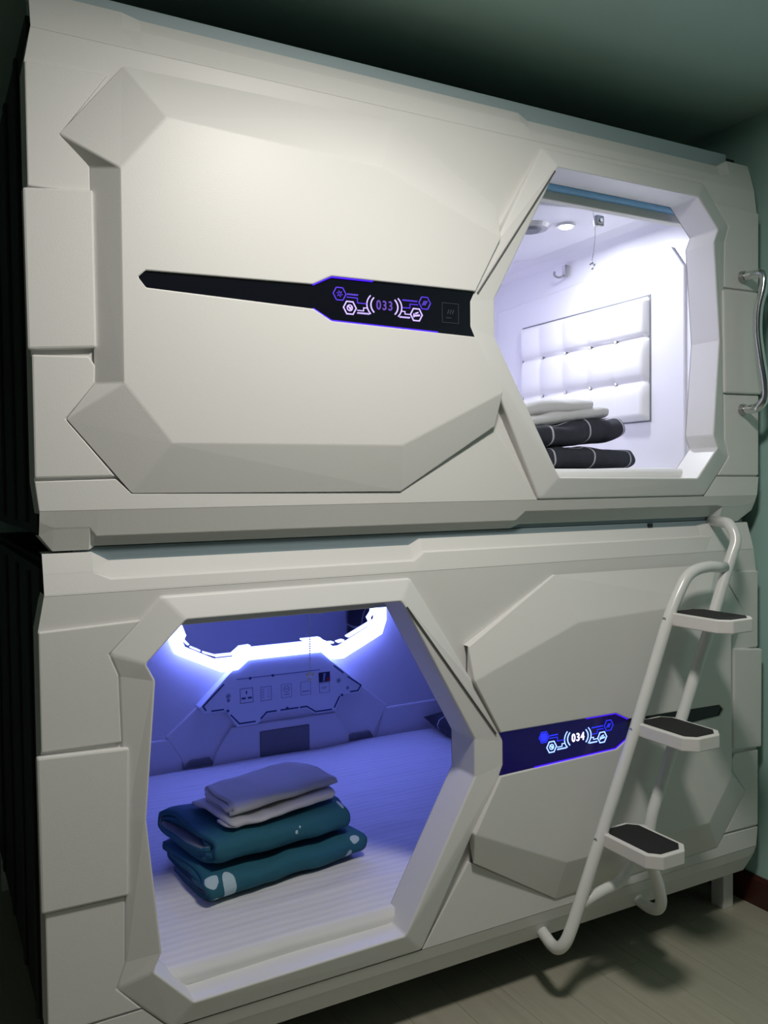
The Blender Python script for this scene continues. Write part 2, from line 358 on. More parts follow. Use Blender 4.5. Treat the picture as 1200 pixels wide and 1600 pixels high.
def build_pod(upper):
    zb = 1.40 if upper else 0.27
    if upper:
        root = empty('sleeping_pod', (W/2, 0.7, zb), 'upper white moulded sleeping pod, opening at its right end, display reading 033', 'sleeping pod', 'stacked sleeping pods')
    else:
        root = empty('sleeping_pod', (W/2, 0.7, zb), 'lower white moulded sleeping pod on square legs, opening at its left end, display reading 034', 'sleeping pod', 'stacked sleeping pods')
    ox, oy, oz = root.location
    def X(u): return (W-u if upper else u)
    def T(u, v, y): return Vector((X(u)-ox, y-oy, zb+v-oz))
    def Wd(x, y, z): return Vector((x-ox, y-oy, z-oz))      # world -> local
    def sheet(name, V, F, m, **k):
        bm = bmesh.new(); vs = [bm.verts.new(T(*p)) for p in V]
        for f in F: bm.faces.new([vs[i] for i in f])
        bmesh.ops.recalc_face_normals(bm, faces=bm.faces)
        # make fronts look at -y
        s = sum(f.normal.y*f.calc_area() for f in bm.faces)
        if s > 0: bmesh.ops.reverse_faces(bm, faces=bm.faces)
        obj.skip = True
        o = obj(name, bm, m, root, **k); obj.skip = False
        return o
    def plate(name, outline, y, back=0.004, m=SHELL, bevel=0.003, **k):
        bm = bmesh.new()
        a = [bm.verts.new(T(p[0], p[1], y)) for p in outline]; b = [bm.verts.new(T(p[0], p[1], back)) for p in outline]
        bm.faces.new(a); bm.faces.new(b[::-1]); n = len(a)
        for i in range(n): bm.faces.new((a[i], b[i], b[(i+1) % n], a[(i+1) % n]))
        return obj(name, bm, m, root, bevel=bevel, **k)

    # --- main front sheet with the doorway cut out
    outl = [(0.0, 0.139), (0.0, 0.965), (0.014, 1.04), (W-0.014, 1.04), (W, 0.965), (W, 0.139), (W-0.008, 0.074), (0.008, 0.074)]
    hole = [(0.62+(u-0.62)*1.035, 0.55+(v-0.55)*1.03) for u, v in I]
    bm = bmesh.new(); es = []
    for loop in (outl, hole):
        vs = [bm.verts.new(T(p[0], p[1], 0.0)) for p in loop]
        es += [bm.edges.new((vs[i], vs[(i+1) % len(vs)])) for i in range(len(vs))]
        if loop is outl: ov = vs
    bmesh.ops.triangle_fill(bm, edges=es, use_beauty=True, use_dissolve=False)
    bk = [bm.verts.new(v.co + Vector((0, 0.075, 0))) for v in ov]
    for i in range(len(ov)):
        if i in (2, 6): continue
        j = (i+1) % len(ov); bm.faces.new((ov[i], ov[j], bk[j], bk[i]))
    bmesh.ops.recalc_face_normals(bm, faces=bm.faces)
    obj('front_shell', bm, SHELL, root, bevel=0.0)

    # --- top fascia: sloped strip with a stepped groove between two end tabs
    def cols(name, C, m=SHELL, bevel=0.0):
        bm = bmesh.new(); prev = None
        for u, prof in C:
            vs = [bm.verts.new(T(u, v, y)) for v, y in prof]
            if prev:
                for k in range(len(vs)-1): bm.faces.new((prev[k], vs[k], vs[k+1], prev[k+1]))
            prev = vs
        bmesh.ops.recalc_face_normals(bm, faces=bm.faces)
        return obj(name, bm, m, root, bevel=bevel)
    tab = [(1.037, -0.0006), (1.078, 0.011), (1.082, 0.012), (1.121, 0.024), (1.123, 0.075)]
    ga = [(1.037, -0.0006), (1.062, 0.006), (1.066, 0.017), (1.101, 0.030), (1.102, 0.075)]
    gb = [(1.037, -0.0006), (1.082, 0.009), (1.086, 0.018), (1.116, 0.030), (1.117, 0.075)]
    gtop = lambda v: [(1.037, -0.0006), (v, 0.010), (v+0.004, 0.016), (1.120, 0.026), (1.122, 0.075)]
    sh = lambda prof, d: [(a+d if i == 0 else a, b) for i, (a, b) in enumerate(prof)]
    cols('top_fascia', [(0.014, tab), (0.030, tab), (0.112, tab), (0.147, ga), (0.885, ga), (0.915, gb), (1.915, gb), (1.955, tab), (W-0.030, tab), (W-0.014, tab)])
    # end cheeks closing the tabs
    # --- bottom fascia
    btab = [(0.0785, -0.008), (0.045, 0.004), (0.041, 0.006), (-0.004, 0.024), (-0.006, 0.075)]
    bga = [(0.0785, -0.008), (0.050, 0.002), (0.047, 0.030), (0.013, 0.034), (0.012, 0.075)]
    bgb = [(0.0785, -0.008), (0.026, 0.010), (0.023, 0.032), (0.003, 0.034), (0.002, 0.075)]
    bend = [(0.0785, -0.008), (0.060, -0.002), (0.055, 0.0), (0.030, 0.012), (0.028, 0.075)]
    if not upper:
        btab = bga = bgb = [(0.0785, -0.008), (0.045, 0.001), (0.041, 0.003), (-0.006, 0.020), (-0.008, 0.075)]
    cols('bottom_fascia', [(0.008, bend), (0.060, btab), (0.150, btab), (0.178, bga), (0.920, bga), (0.948, bgb), (2.030, bgb), (2.044, btab), (2.115, btab), (W-0.008, bend)])
    plate('lower_fascia', [(0.007, 0.078), (0.0, 0.136), (0.190, 0.138), (0.247, 0.080), (0.245, 0.078)], -0.008, 0.003, bevel=0.0)
    plate('lower_fascia', [(0.886, 0.078), (1.030, 0.272), (1.311, 0.107), (1.960, 0.112), (1.992, 0.143), (W, 0.139), (W-0.007, 0.078)], -0.008, 0.003, bevel=0.002)

    # --- side armour plates
    plate('side_plate', [(0.0, 0.722), (0.0, 0.966), (0.205, 0.974), (0.137, 0.908), (0.155, 0.862), (0.158, 0.720)], -0.007)
    plate('side_plate', [(-0.008, 0.397), (-0.010, 0.716), (0.172, 0.709), (0.165, 0.395)], -0.016, bevel=0.005)
    plate('side_plate', [(0.0, 0.141), (0.0, 0.394), (0.158, 0.392), (0.155, 0.25), (0.137, 0.199), (0.188, 0.142)], -0.008)
    plate('side_plate', [(W, 0.722), (W, 0.966), (1.990, 0.972), (2.085, 0.836), (2.030, 0.779), (2.030, 0.722)], -0.007)
    plate('side_plate', [(W+0.008, 0.399), (W+0.010, 0.716), (2.026, 0.730), (2.026, 0.411)], -0.016, bevel=0.005)
    plate('side_plate', [(W, 0.145), (W, 0.391), (2.040, 0.394), (2.028, 0.375), (2.030, 0.339), (2.087, 0.265), (1.992, 0.148)], -0.009, bevel=0.004)

    # --- doorway frame
    V = [(u, v, y) for (u, v), y in zip(I, YI)] + O
    o_ = 11
    F = [(0, 1, o_+1, o_), (1, 2, o_+2, o_+1), (2, 3, o_+3, o_+2), (3, 4, o_+4, o_+3), (4, 5, o_+5, o_+4), (5, 6, o_+6, o_+5), (6, 7, o_+7, o_+6), (7, 8, o_+8, o_+7),
         (8, o_+10, o_+9, o_+8), (8, 9, o_+11, o_+10), (9, 10, o_+12, o_+11), (10, 0, o_+13, o_+12), (0, o_, o_+14, o_+13)]
    n = len(V)
    V += [(u, v, 0.08) for u, v in I]
    F += [(i, (i+1) % 11, n+(i+1) % 11, n+i) for i in range(11)]
    n2 = len(V)
    V += [(p[0], p[1], 0.002) for p in O]
    F += [(o_+i, o_+(i+1) % 15, n2+(i+1) % 15, n2+i) for i in range(15)]
    sheet('door_frame', V, F, FRAME, bevel=0.005, seg=3, ang=12)
    # slim dark sliding track set along the pointed side of the frame
    bm = bmesh.new()
    for a, b in (((0.84, 0.955), (1.098, 0.606)),):
        A = T(a[0], a[1], -0.0305); B = T(b[0], b[1], -0.0380)
        tube_bm([A, B], 0.0022, 6, bm)
    obj('slide_track', bm, mat('shadow_grey_gasket', (0.10, 0.10, 0.10), 0.6), root)

    # --- raised door panel with bevelled surround
    Y = -0.045
    D = dict(a=(1.028, .752, Y), b=(1.372, .873, Y), c=(1.882, .893, Y), d=(1.977, .773, Y), e=(1.979, .339, Y), f=(1.882, .217, Y), g=(1.325, .219, Y), h=(1.026, .358, Y),
             A=(1.026, .838, -.021), B=(1.320, 1.003, -.004), C=(1.958, .997, -.004), D=(2.088, .834, -.008), E=(2.030, .779, -.006), F=(2.030, .339, -.006), G=(2.087, .265, -.010),
             H=(1.960, .113, -.009), I=(1.311, .108, -.012), J=(1.036, .272, -.022))
    disp = [(1.109, 0.608), (1.508, 0.604), (1.555, 0.581), (1.930, 0.572), (1.946, 0.557), (1.930, 0.537), (1.553, 0.526), (1.508, 0.502), (1.109, 0.494), (1.122, 0.520), (1.122, 0.583)]
    P3 = {k: v for k, v in D.items()}
    for i, p in enumerate(disp): P3['x%d' % i] = (p[0], p[1], Y); P3['r%d' % i] = (p[0], p[1], Y+0.009)
    P3['A2'] = (1.026, .838, 0); P3['B2'] = (1.320, 1.003, 0); P3['J2'] = (1.036, .272, 0); P3['I2'] = (1.311, .108, 0); P3['a2'] = (1.028, .752, -.01); P3['h2'] = (1.026, .358, -.01); P3['x0b'] = (1.109, 0.608, -.01); P3['x8b'] = (1.109, 0.494, -.01)
    keys = list(P3); idx = {k: i for i, k in enumerate(keys)}
    fl_ = []
    fl_.append(['a', 'b', 'c', 'x2', 'x1', 'x0']); fl_.append(['c', 'd', 'x4', 'x3', 'x2']); fl_.append(['d', 'e', 'x5', 'x4']); fl_.append(['e', 'f', 'x7', 'x6', 'x5'])
    fl_.append(['f', 'g', 'h', 'x8', 'x7'])
    fl_ += [['A', 'B', 'b', 'a'], ['B', 'C', 'c', 'b'], ['C', 'D', 'd', 'c'], ['D', 'E', 'd'], ['E', 'F', 'e', 'd'], ['F', 'G', 'e'], ['G', 'H', 'f', 'e'], ['H', 'I', 'g', 'f'], ['I', 'J', 'h', 'g'],
            ['a', 'x0', 'x0b', 'a2'], ['x8', 'h', 'h2', 'x8b'], ['A', 'a', 'a2'], ['J', 'h2', 'h'], ['A', 'B', 'B2', 'A2'], ['I', 'J', 'J2', 'I2']]
    for i in range(8): fl_.append(['x%d' % i, 'x%d' % (i+1), 'r%d' % (i+1), 'r%d' % i])
    sheet('door_panel', [P3[k] for k in keys], [[idx[k] for k in f] for f in fl_], SHELL, bevel=0.003, seg=2, ang=8)

    # --- display glass in its recess
    yg = Y+0.006
    wide = [disp[0], disp[1], disp[2], disp[6], disp[7], disp[8], disp[9], disp[10]]
    tail = [disp[2], disp[3], disp[4], disp[5], disp[6]]
    shrink = lambda P: [(p[0], p[1]) for p in P]
    dp = plate('display_panel', shrink(wide), yg, -0.02, m=(BLACKGLASS if upper else BLUEGLASS), bevel=0.0, label='black glass display panel')
    plate('trim_blade', shrink(tail), yg, -0.02, m=BLACKGLASS, bevel=0.0, label='narrow black trim blade running from the display')
    # violet light line round the pointed end of the display
    bm = bmesh.new(); prev = None
    for path in ([(1.40, 0.6035), (1.508, 0.6025), (1.554, 0.580)], [(1.554, 0.527), (1.508, 0.5035), (1.22, 0.498)]):
        L = [T(p[0], p[1], yg-0.002) for p in path]
        tube_bm(L, 0.0017, 6, bm)
    obj('edge_light', bm, EDGEGLOW, root)

    # --- glowing graphics (world x,z; kept upright on both pods)
    cx, cz = (0.782, zb+0.549) if upper else (1.372, zb+0.555)
    yl = yg-0.0012; yk = yg+0.0005
    def G(bm): 
        bmesh.ops.translate(bm, verts=bm.verts, vec=(-ox, -oy, -oz)); return bm
    def hexa(px, pz, r, wd):
        pts = [(px+r*math.cos(k*PI/3), pz+r*math.sin(k*PI/3)) for k in range(7)]
        return poly_bm(pts, wd, yl, yk)
    def icon(px, pz, kind, bm):
        if kind == 0:      # fan-like ring of strokes
            for k in range(6):
                a = k*PI/3+0.3; seg_bm((px+.003*math.cos(a), pz+.003*math.sin(a)), (px+.007*math.cos(a+.5), pz+.007*math.sin(a+.5)), .0016, yl, yk, bm)
        elif kind == 1:    # round face mark
            pts = [(px+.0068*math.cos(k*PI/6), pz+.0068*math.sin(k*PI/6)) for k in range(13)]
            poly_bm(pts, .0022, yl, yk, bm); seg_bm((px-.003, pz+.003), (px+.003, pz-.003), .003, yl, yk, bm); seg_bm((px, pz-.003), (px+.004, pz+.002), .0022, yl, yk, bm)
        elif kind == 2:    # slanted strokes
            for d in (-.004, 0, .004): seg_bm((px+d-.003, pz-.005), (px+d+.003, pz+.005), .0014, yl, yk, bm)
        else:              # bed mark
            seg_bm((px-.007, pz-.003), (px+.008, pz-.001), .0042, yl, yk, bm); seg_bm((px-.002, pz+.003), (px+.004, pz+.005), .0035, yl, yk, bm); seg_bm((px-.007, pz-.006), (px-.007, pz+.002), .002, yl, yk, bm)
    mats = [G_VIOLET, G_PALE, G_VIOLET, G_PALE] if upper else [G_BLUE, G_ICE, G_BLUE, G_ICE]
    spots = [(-0.118, 0.018, 0), (-0.092, -0.012, 1), (0.112, 0.017, 2), (0.088, -0.013, 3)]
    for (dx, dz, k), m in zip(spots, mats):
        bm = hexa(cx+dx, cz+dz, 0.0165, 0.0022 if k % 2 == 0 else 0.0028); icon(cx+dx, cz+dz, k, bm)
        if k == 0 and not upper:
            prism_bm([(cx+dx+.013*math.cos(q*PI/3), cz+dz+.013*math.sin(q*PI/3)) for q in range(6)], yl+.0002, yk, 'y', bm)
        obj('hexagon_icon', G(bm), m, dp)
    lines = [([(-.099, .012), (-.072, .012), (-.072, .001), (-.047, .001)], mats[0]), ([(-.072, -.016), (-.056, -.016), (-.056, -.009), (-.046, -.009)], mats[1]),
             ([(.092, .011), (.070, .011), (.070, .001), (.047, .001)], mats[0]), ([(.070, -.014), (.056, -.014), (.056, -.008), (.047, -.008)], mats[1])]
    for path, m in lines:
        obj('circuit_line', G(poly_bm([(cx+a, cz+b) for a, b in path], .0020, yl, yk)), m, dp)
    # tiny captions: rows of small strokes
    for x0, x1, z, m in ((-.098, -.070, .019, mats[0]), (-.072, -.042, -.022, mats[1]), (.050, .090, .019, mats[0]), (.042, .068, -.022, mats[1])):
        bm = bmesh.new(); x = x0
        while x < x1:
            seg_bm((cx+x, cz+z-.001), (cx+x+.0018, cz+z+.001), .0022, yl, yk, bm); x += .0042
        obj('caption', G(bm), m, dp)
    for s in (-1, 1):
        bm = bmesh.new()
        for r, wd in ((.030, .0030), (.038, .0026)):
            h = 0.62 if r < .035 else 0.62
            pts = [(cx+s*(r*1.35*math.cos(a)-(.004)), cz+r*0.95*math.sin(a)) for a in [(-h+2*h*k/8) for k in range(9)]]
            poly_bm(pts, wd, yl, yk, bm)
        obj('bracket_arc', G(bm), mats[1], dp)
    # digits
    cu = bpy.data.curves.new('digits', 'FONT'); cu.body = '033' if upper else '034'; cu.size = 0.031; cu.align_x = 'CENTER'; cu.align_y = 'CENTER'; cu.extrude = 0.0006; cu.offset = 0.0004 if upper else 0.0002; cu.space_character = 1.2
    to = bpy.data.objects.new('tmp', cu); me = bpy.data.meshes.new_from_object(to); bpy.data.objects.remove(to)
    me.transform(Matrix.Translation((cx-ox, yl-oy, cz-oz)) @ Matrix.Rotation(PI/2, 4, 'X') @ Matrix.Diagonal((0.86, 1, 1, 1)))
    obj('number', me, G_PURPLE if upper else G_WHITE, dp, label='glowing number %s' % ('033' if upper else '034'))
    if upper:
        x, z, r = 0.968, zb+0.548, 0.024
        bm = poly_bm([(x-r, z-r), (x+r, z-r), (x+r, z+r), (x-r, z+r), (x-r, z-r)], .0012, yl, yk)
        for k, a in enumerate((0, 1, 2)): seg_bm((x-.008+a*.007, z-.002), (x-.004+a*.007, z+.008), .0015, yl, yk, bm)
        seg_bm((x-.012, z-.012), (x+.002, z-.012), .0018, yl, yk, bm)
        obj('card_reader', G(bm), mat('dim_grey_print', (0.05, 0.05, 0.07), 0.5), dp, label='faint square card reader mark')

    # --- frame rails seen in the gap and along the top
    def fbox(name, u0, u1, y0, y1, v0, v1, m, bevel=0.003, **k):
        a, b = sorted((X(u0), X(u1)))
        return obj(name, G(box_bm(a, b, y0, y1, zb+v0, zb+v1)), m, root, bevel=bevel, **k)
    fbox('frame_rail', 0.075, W-0.02, 0.037 if not upper else 0.055, 0.115, 1.075, 1.158 if upper else 1.131, RAIL if upper else SHADERAIL, label='pale blue-grey metal frame rail')
    fbox('frame_rail', 0.05, W-0.05, 0.040, 0.115, 0.002, 0.055, SHADERAIL, label='pale blue-grey metal frame rail')
    if upper: fbox('corner_bracket', 0.03, 0.073, 0.06, 0.10, 1.12, 1.150, BLACK, label='small black corner bracket')
    else: fbox('screw_cap', 1.712, 1.728, 0.030, 0.038, 1.119, 1.130, BLACK, 0.001, label='small black square cap')

    # --- outer body (sides, top, base, back), shade put into its colour, and white lining
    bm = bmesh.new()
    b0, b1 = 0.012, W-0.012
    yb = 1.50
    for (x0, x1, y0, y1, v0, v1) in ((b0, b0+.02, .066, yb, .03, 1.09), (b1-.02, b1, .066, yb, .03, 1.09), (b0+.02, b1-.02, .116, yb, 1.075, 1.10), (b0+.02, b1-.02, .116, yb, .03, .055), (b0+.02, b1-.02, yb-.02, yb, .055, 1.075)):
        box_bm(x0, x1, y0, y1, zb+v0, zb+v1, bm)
    obj('body', G(bm), SHADEBODY, root, label='outer body panels, coloured near-black as if in shade')
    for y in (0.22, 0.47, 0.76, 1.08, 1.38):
        fbox('side_rib', b0-.008 if not upper else W-b0, b0 if not upper else W-b0+.008, y, y+.03, .05, 1.07, SHADEBODY, 0.002)
    lx0, lx1, ly0, ly1, lz0, lz1 = 0.045, 2.105, 0.082, 1.43, zb+0.133, zb+1.053
    bm = bmesh.new()
    v = [bm.verts.new((x, y, z)) for x in (lx0, lx1) for y in (ly0, ly1) for z in (lz0, lz1)]
    for f in ((0, 1, 3, 2), (4, 6, 7, 5), (2, 3, 7, 6), (0, 2, 6, 4), (1, 5, 7, 3)): bm.faces.new([v[i] for i in f])
    # front return around the doorway
    e = 0.082
    ring = [Vector((X(u), e, zb+vv)) for u, vv in I]
    bmesh.ops.recalc_face_normals(bm, faces=bm.faces)
    es = [bm.edges.get((v[a], v[b])) or bm.edges.new((v[a], v[b])) for a, b in ((0, 1), (1, 5), (5, 4), (4, 0))]
    rv = [bm.verts.new(p) for p in ring]
    es += [bm.edges.new((rv[i], rv[(i+1) % 11])) for i in range(11)]
    bmesh.ops.triangle_fill(bm, edges=es, use_beauty=True, use_dissolve=False)
    obj.skip = True; obj('inner_lining', G(bm), LINING, root); obj.skip = False

    # --- LED ring and mirror on the back wall
    ro = [(0.626, 0.948), (0.649, 0.888), (0.816, 0.805), (0.886, 0.807), (0.928, 0.840), (1.250, 0.840), (1.301, 0.803), (1.345, 0.803), (1.528, 0.888), (1.550, 0.948), (1.550, 1.20), (1.46, 1.290), (0.70, 1.290), (0.626, 1.20)]
    ri = [(0.664, 0.950), (0.676, 0.916), (0.800, 0.853), (0.872, 0.853), (0.912, 0.885), (1.262, 0.885), (1.303, 0.851), (1.335, 0.851), (1.488, 0.922), (1.506, 0.955), (1.506, 1.18), (1.44, 1.245), (0.725, 1.245), (0.664, 1.18)]
    dz = zb-0.27
    bm = bmesh.new(); nn = len(ro)
    a = [bm.verts.new((p[0], 1.376, p[1]+dz)) for p in ro]; b = [bm.verts.new((p[0], 1.376, p[1]+dz)) for p in ri]
    a2 = [bm.verts.new((p[0], 1.425, p[1]+dz)) for p in ro]; b2 = [bm.verts.new((p[0], 1.425, p[1]+dz)) for p in ri]
    for i in range(nn):
        j = (i+1) % nn; bm.faces.new((a[i], a[j], b[j], b[i])); bm.faces.new((a[i], a[j], a2[j], a2[i])); bm.faces.new((b[i], b[j], b2[j], b2[i]))
    obj('light_ring', G(bm), LEDWHITE if upper else LEDBLUE, root, label='glowing octagonal light ring round the mirror')
    mr = obj('mirror', G(prism_bm([(p[0], p[1]+dz) for p in ri], 1.396, 1.42)), MIRROR, root, label='octagonal wall mirror')
    for path in ([(.664, 1.003), (.679, .961), (.672, .945), (.690, .925)], [(.706, .910), (.734, .896)], [(.755, .885), (.800, .868), (.868, .868), (.900, .892), (.936, .894)], [(1.165, .896), (1.239, .896), (1.270, .872), (1.300, .872)],
                 [(1.325, .872), (1.348, .876)], [(1.371, .890), (1.482, .940), (1.472, .961), (1.490, .985), (1.490, 1.03)], [(1.49, 1.06), (1.49, 1.17)]):
        obj('light_line', G(poly_bm([(p[0], p[1]+dz) for p in path], .006, 1.380, 1.396)), LEDWHITE if upper else LEDLINE, mr)

    # --- roller blind at the head of the doorway, pull chain
    lo, hi = sorted((X(0.168), X(0.90)))
    bl = obj('roller_blind', G(tube_bm([(lo, 0.110, zb+0.982), (hi, 0.110, zb+0.982)], 0.021, 20)), BLUEFILM, root, smooth=False, label='rolled light blue blind above the doorway')
    obj('blind_rail', G(box_bm(lo-.004, hi+.004, 0.112, 0.142, zb+0.936, zb+0.963)), BEIGE, bl, bevel=0.003, label='beige bottom rail')
    cxn, czn = (1.648, zb+1.0) if upper else (0.680, zb+0.975)
    ybk = 0.2
    br = obj('chain_bracket', G(box_bm(cxn+.012, cxn+.045, ybk-.008, ybk+.012, (2.318 if upper else 1.190), (2.352 if upper else 1.222))), STEEL, root, bevel=0.006, seg=3, label='small steel chain bracket')
    obj('screw', G(tube_bm([(cxn+.028, ybk-.012, (2.335 if upper else 1.206)), (cxn+.028, ybk-.006, (2.335 if upper else 1.206))], .006, 10)), CHROME, br)
    z1, z0 = (2.372, 2.200) if upper else (1.235, 1.035)
    bm = bmesh.new(); nb = 34
    for k in range(nb):
        t = k/(nb-1); x = cxn + 0.012*math.sin(t*PI*1.1)*(1 if upper else 0.05); z = z1+(z0-z1)*t
        bmesh.ops.create_icosphere(bm, subdivisions=1, radius=0.0023, matrix=Matrix.Translation((x, ybk, z)))
    for dx, dzz in ((-.008, .002), (.008, .002), (0, -.010), (0, .006)):
        bmesh.ops.create_icosphere(bm, subdivisions=1, radius=0.0045, matrix=Matrix.Translation((cxn+dx, ybk, z0-.004+dzz)))
    obj('pull_chain', G(bm), CHROME if upper else PAINTWHITE, root, label='thin beaded pull chain')

    if upper: upper_inside(root, G, zb)
    else: lower_inside(root, G, zb)
    # --- legs of the lower pod
    if not upper:
        for x in (0.022, 2.083):
            for y in (0.07, 1.40):
                obj('leg', G(box_bm(x, x+.046, y, y+.05, FZ, zb+0.031)), PAINTWHITE, root, bevel=0.002)
    return root

def upper_inside(root, G, zb):
    # inset moulding on the end wall
    out = [(0.245, 1.550), (0.245, 2.255), (0.300, 2.332), (0.43, 2.325), (0.60, 2.312), (1.30, 2.285), (1.30, 1.550)]
    obj('end_wall_moulding', G(prism_bm(out, 2.096, 2.106, 'x')), LINING, root, bevel=0.004, seg=3)
    # cove between end wall and ceiling
    obj('ceiling_cove', G(prism_bm([(2.106, 2.452), (2.106, 2.405), (2.085, 2.430), (2.03, 2.4525)], 0.10, 1.42)), LINING, root, bevel=0.003)
    # dropped ceiling tray with lens and speaker
    tray = [(1.60, 0.40), (1.98, 0.30), (2.02, 0.36), (2.02, 0.95), (1.90, 1.10), (1.45, 1.10), (1.38, 0.98), (1.38, 0.60)]
    obj('ceiling_tray', G(prism_bm(tray, 2.432, 2.455, 'z')), LINING, root, bevel=0.008, seg=3)
    lamp = obj('downlight', G(tube_bm([(1.826, 0.53, 2.434), (1.826, 0.53, 2.424)], 0.034, 24)), FRAME, root, label='small round ceiling downlight, lit')
    obj('lens', G(tube_bm([(1.826, 0.53, 2.426), (1.826, 0.53, 2.421)], 0.021, 24)), BULB, lamp, label='glowing lens')
    bm = tube_bm([(1.725, 0.60, 2.434), (1.725, 0.60, 2.420)], [0.072, 0.060], 28)
    sp = obj('air_vent', G(bm), STEEL, root, label='round grey air vent')
    obj('vent_disc', G(tube_bm([(1.725, 0.60, 2.420), (1.725, 0.60, 2.412)], [0.040, 0.032], 28)), NICHE, sp)
    # tufted headboard pad, 5 x 3 cushions
    y0, y1, z0, z1 = 0.398, 1.122, 1.742, 2.184
    ys = [y0, 0.564, 0.703, 0.847, 0.991, y1]; zs = [z0, 1.887, 2.042, z1]
    ny, nz = 72, 44
    bm = bmesh.new(); g = []
    for i in range(ny+1):
        row = []
        for j in range(nz+1):
            y = y0+(y1-y0)*i/ny; z = z0+(z1-z0)*j/nz
            dy = min(abs(y-c) for c in ys[1:-1]); dz = min(abs(z-c) for c in zs[1:-1])
            de = min(y-y0, y1-y, z-z0, z1-z)
            dt = min(math.hypot(y-a, z-b) for a in ys[1:-1] for b in zs[1:-1])
            h = 0.032
            h -= 0.013*math.exp(-(dz/0.006)**2) + 0.0035*math.exp(-(dy/0.007)**2) + 0.004*math.exp(-(dt/0.016)**2)
            h -= 0.010*math.exp(-(dz/0.03)**2) + 0.006*math.exp(-(dy/0.035)**2)
            h *= min(1.0, (de/0.016))**0.5 if de > 0 else 0.0
            row.append(bm.verts.new((2.098-h, y, z)))
        g.append(row)
    for i in range(ny):
        for j in range(nz): bm.faces.new((g[i][j], g[i+1][j], g[i+1][j+1], g[i][j+1]))
    hb = obj('headboard_pad', G(bm), LEATHER, root, smooth=True, label='white tufted headboard pad')
    for a in ys[1:-1]:
        for b in zs[1:-1]:
            bb_ = bmesh.new(); bmesh.ops.create_uvsphere(bb_, u_segments=8, v_segments=6, radius=0.0065, matrix=Matrix.Translation((2.089, a, b)) @ Matrix.Diagonal((0.5, 1, 1, 1)))
            obj('button', G(bb_), LEATHER, hb, smooth=True)
    obj('pad_edge', G(prism_bm([(y0-.004, z0-.004), (y1+.004, z0-.004), (y1+.004, z1+.004), (y0-.004, z1+.004)], 2.094, 2.0975, 'x')), NICHE, hb)
    # coat hook
    hk = box_bm(2.084, 2.096, 0.838, 0.856, 2.345, 2.392)
    hk = tube_bm(smooth_path([(2.086, 0.847, 2.350), (2.068, 0.855, 2.343), (2.056, 0.868, 2.352), (2.058, 0.872, 2.368)], 5), 0.0045, 8, hk)
    obj('coat_hook', G(hk), STEEL, root, label='small steel coat hook')

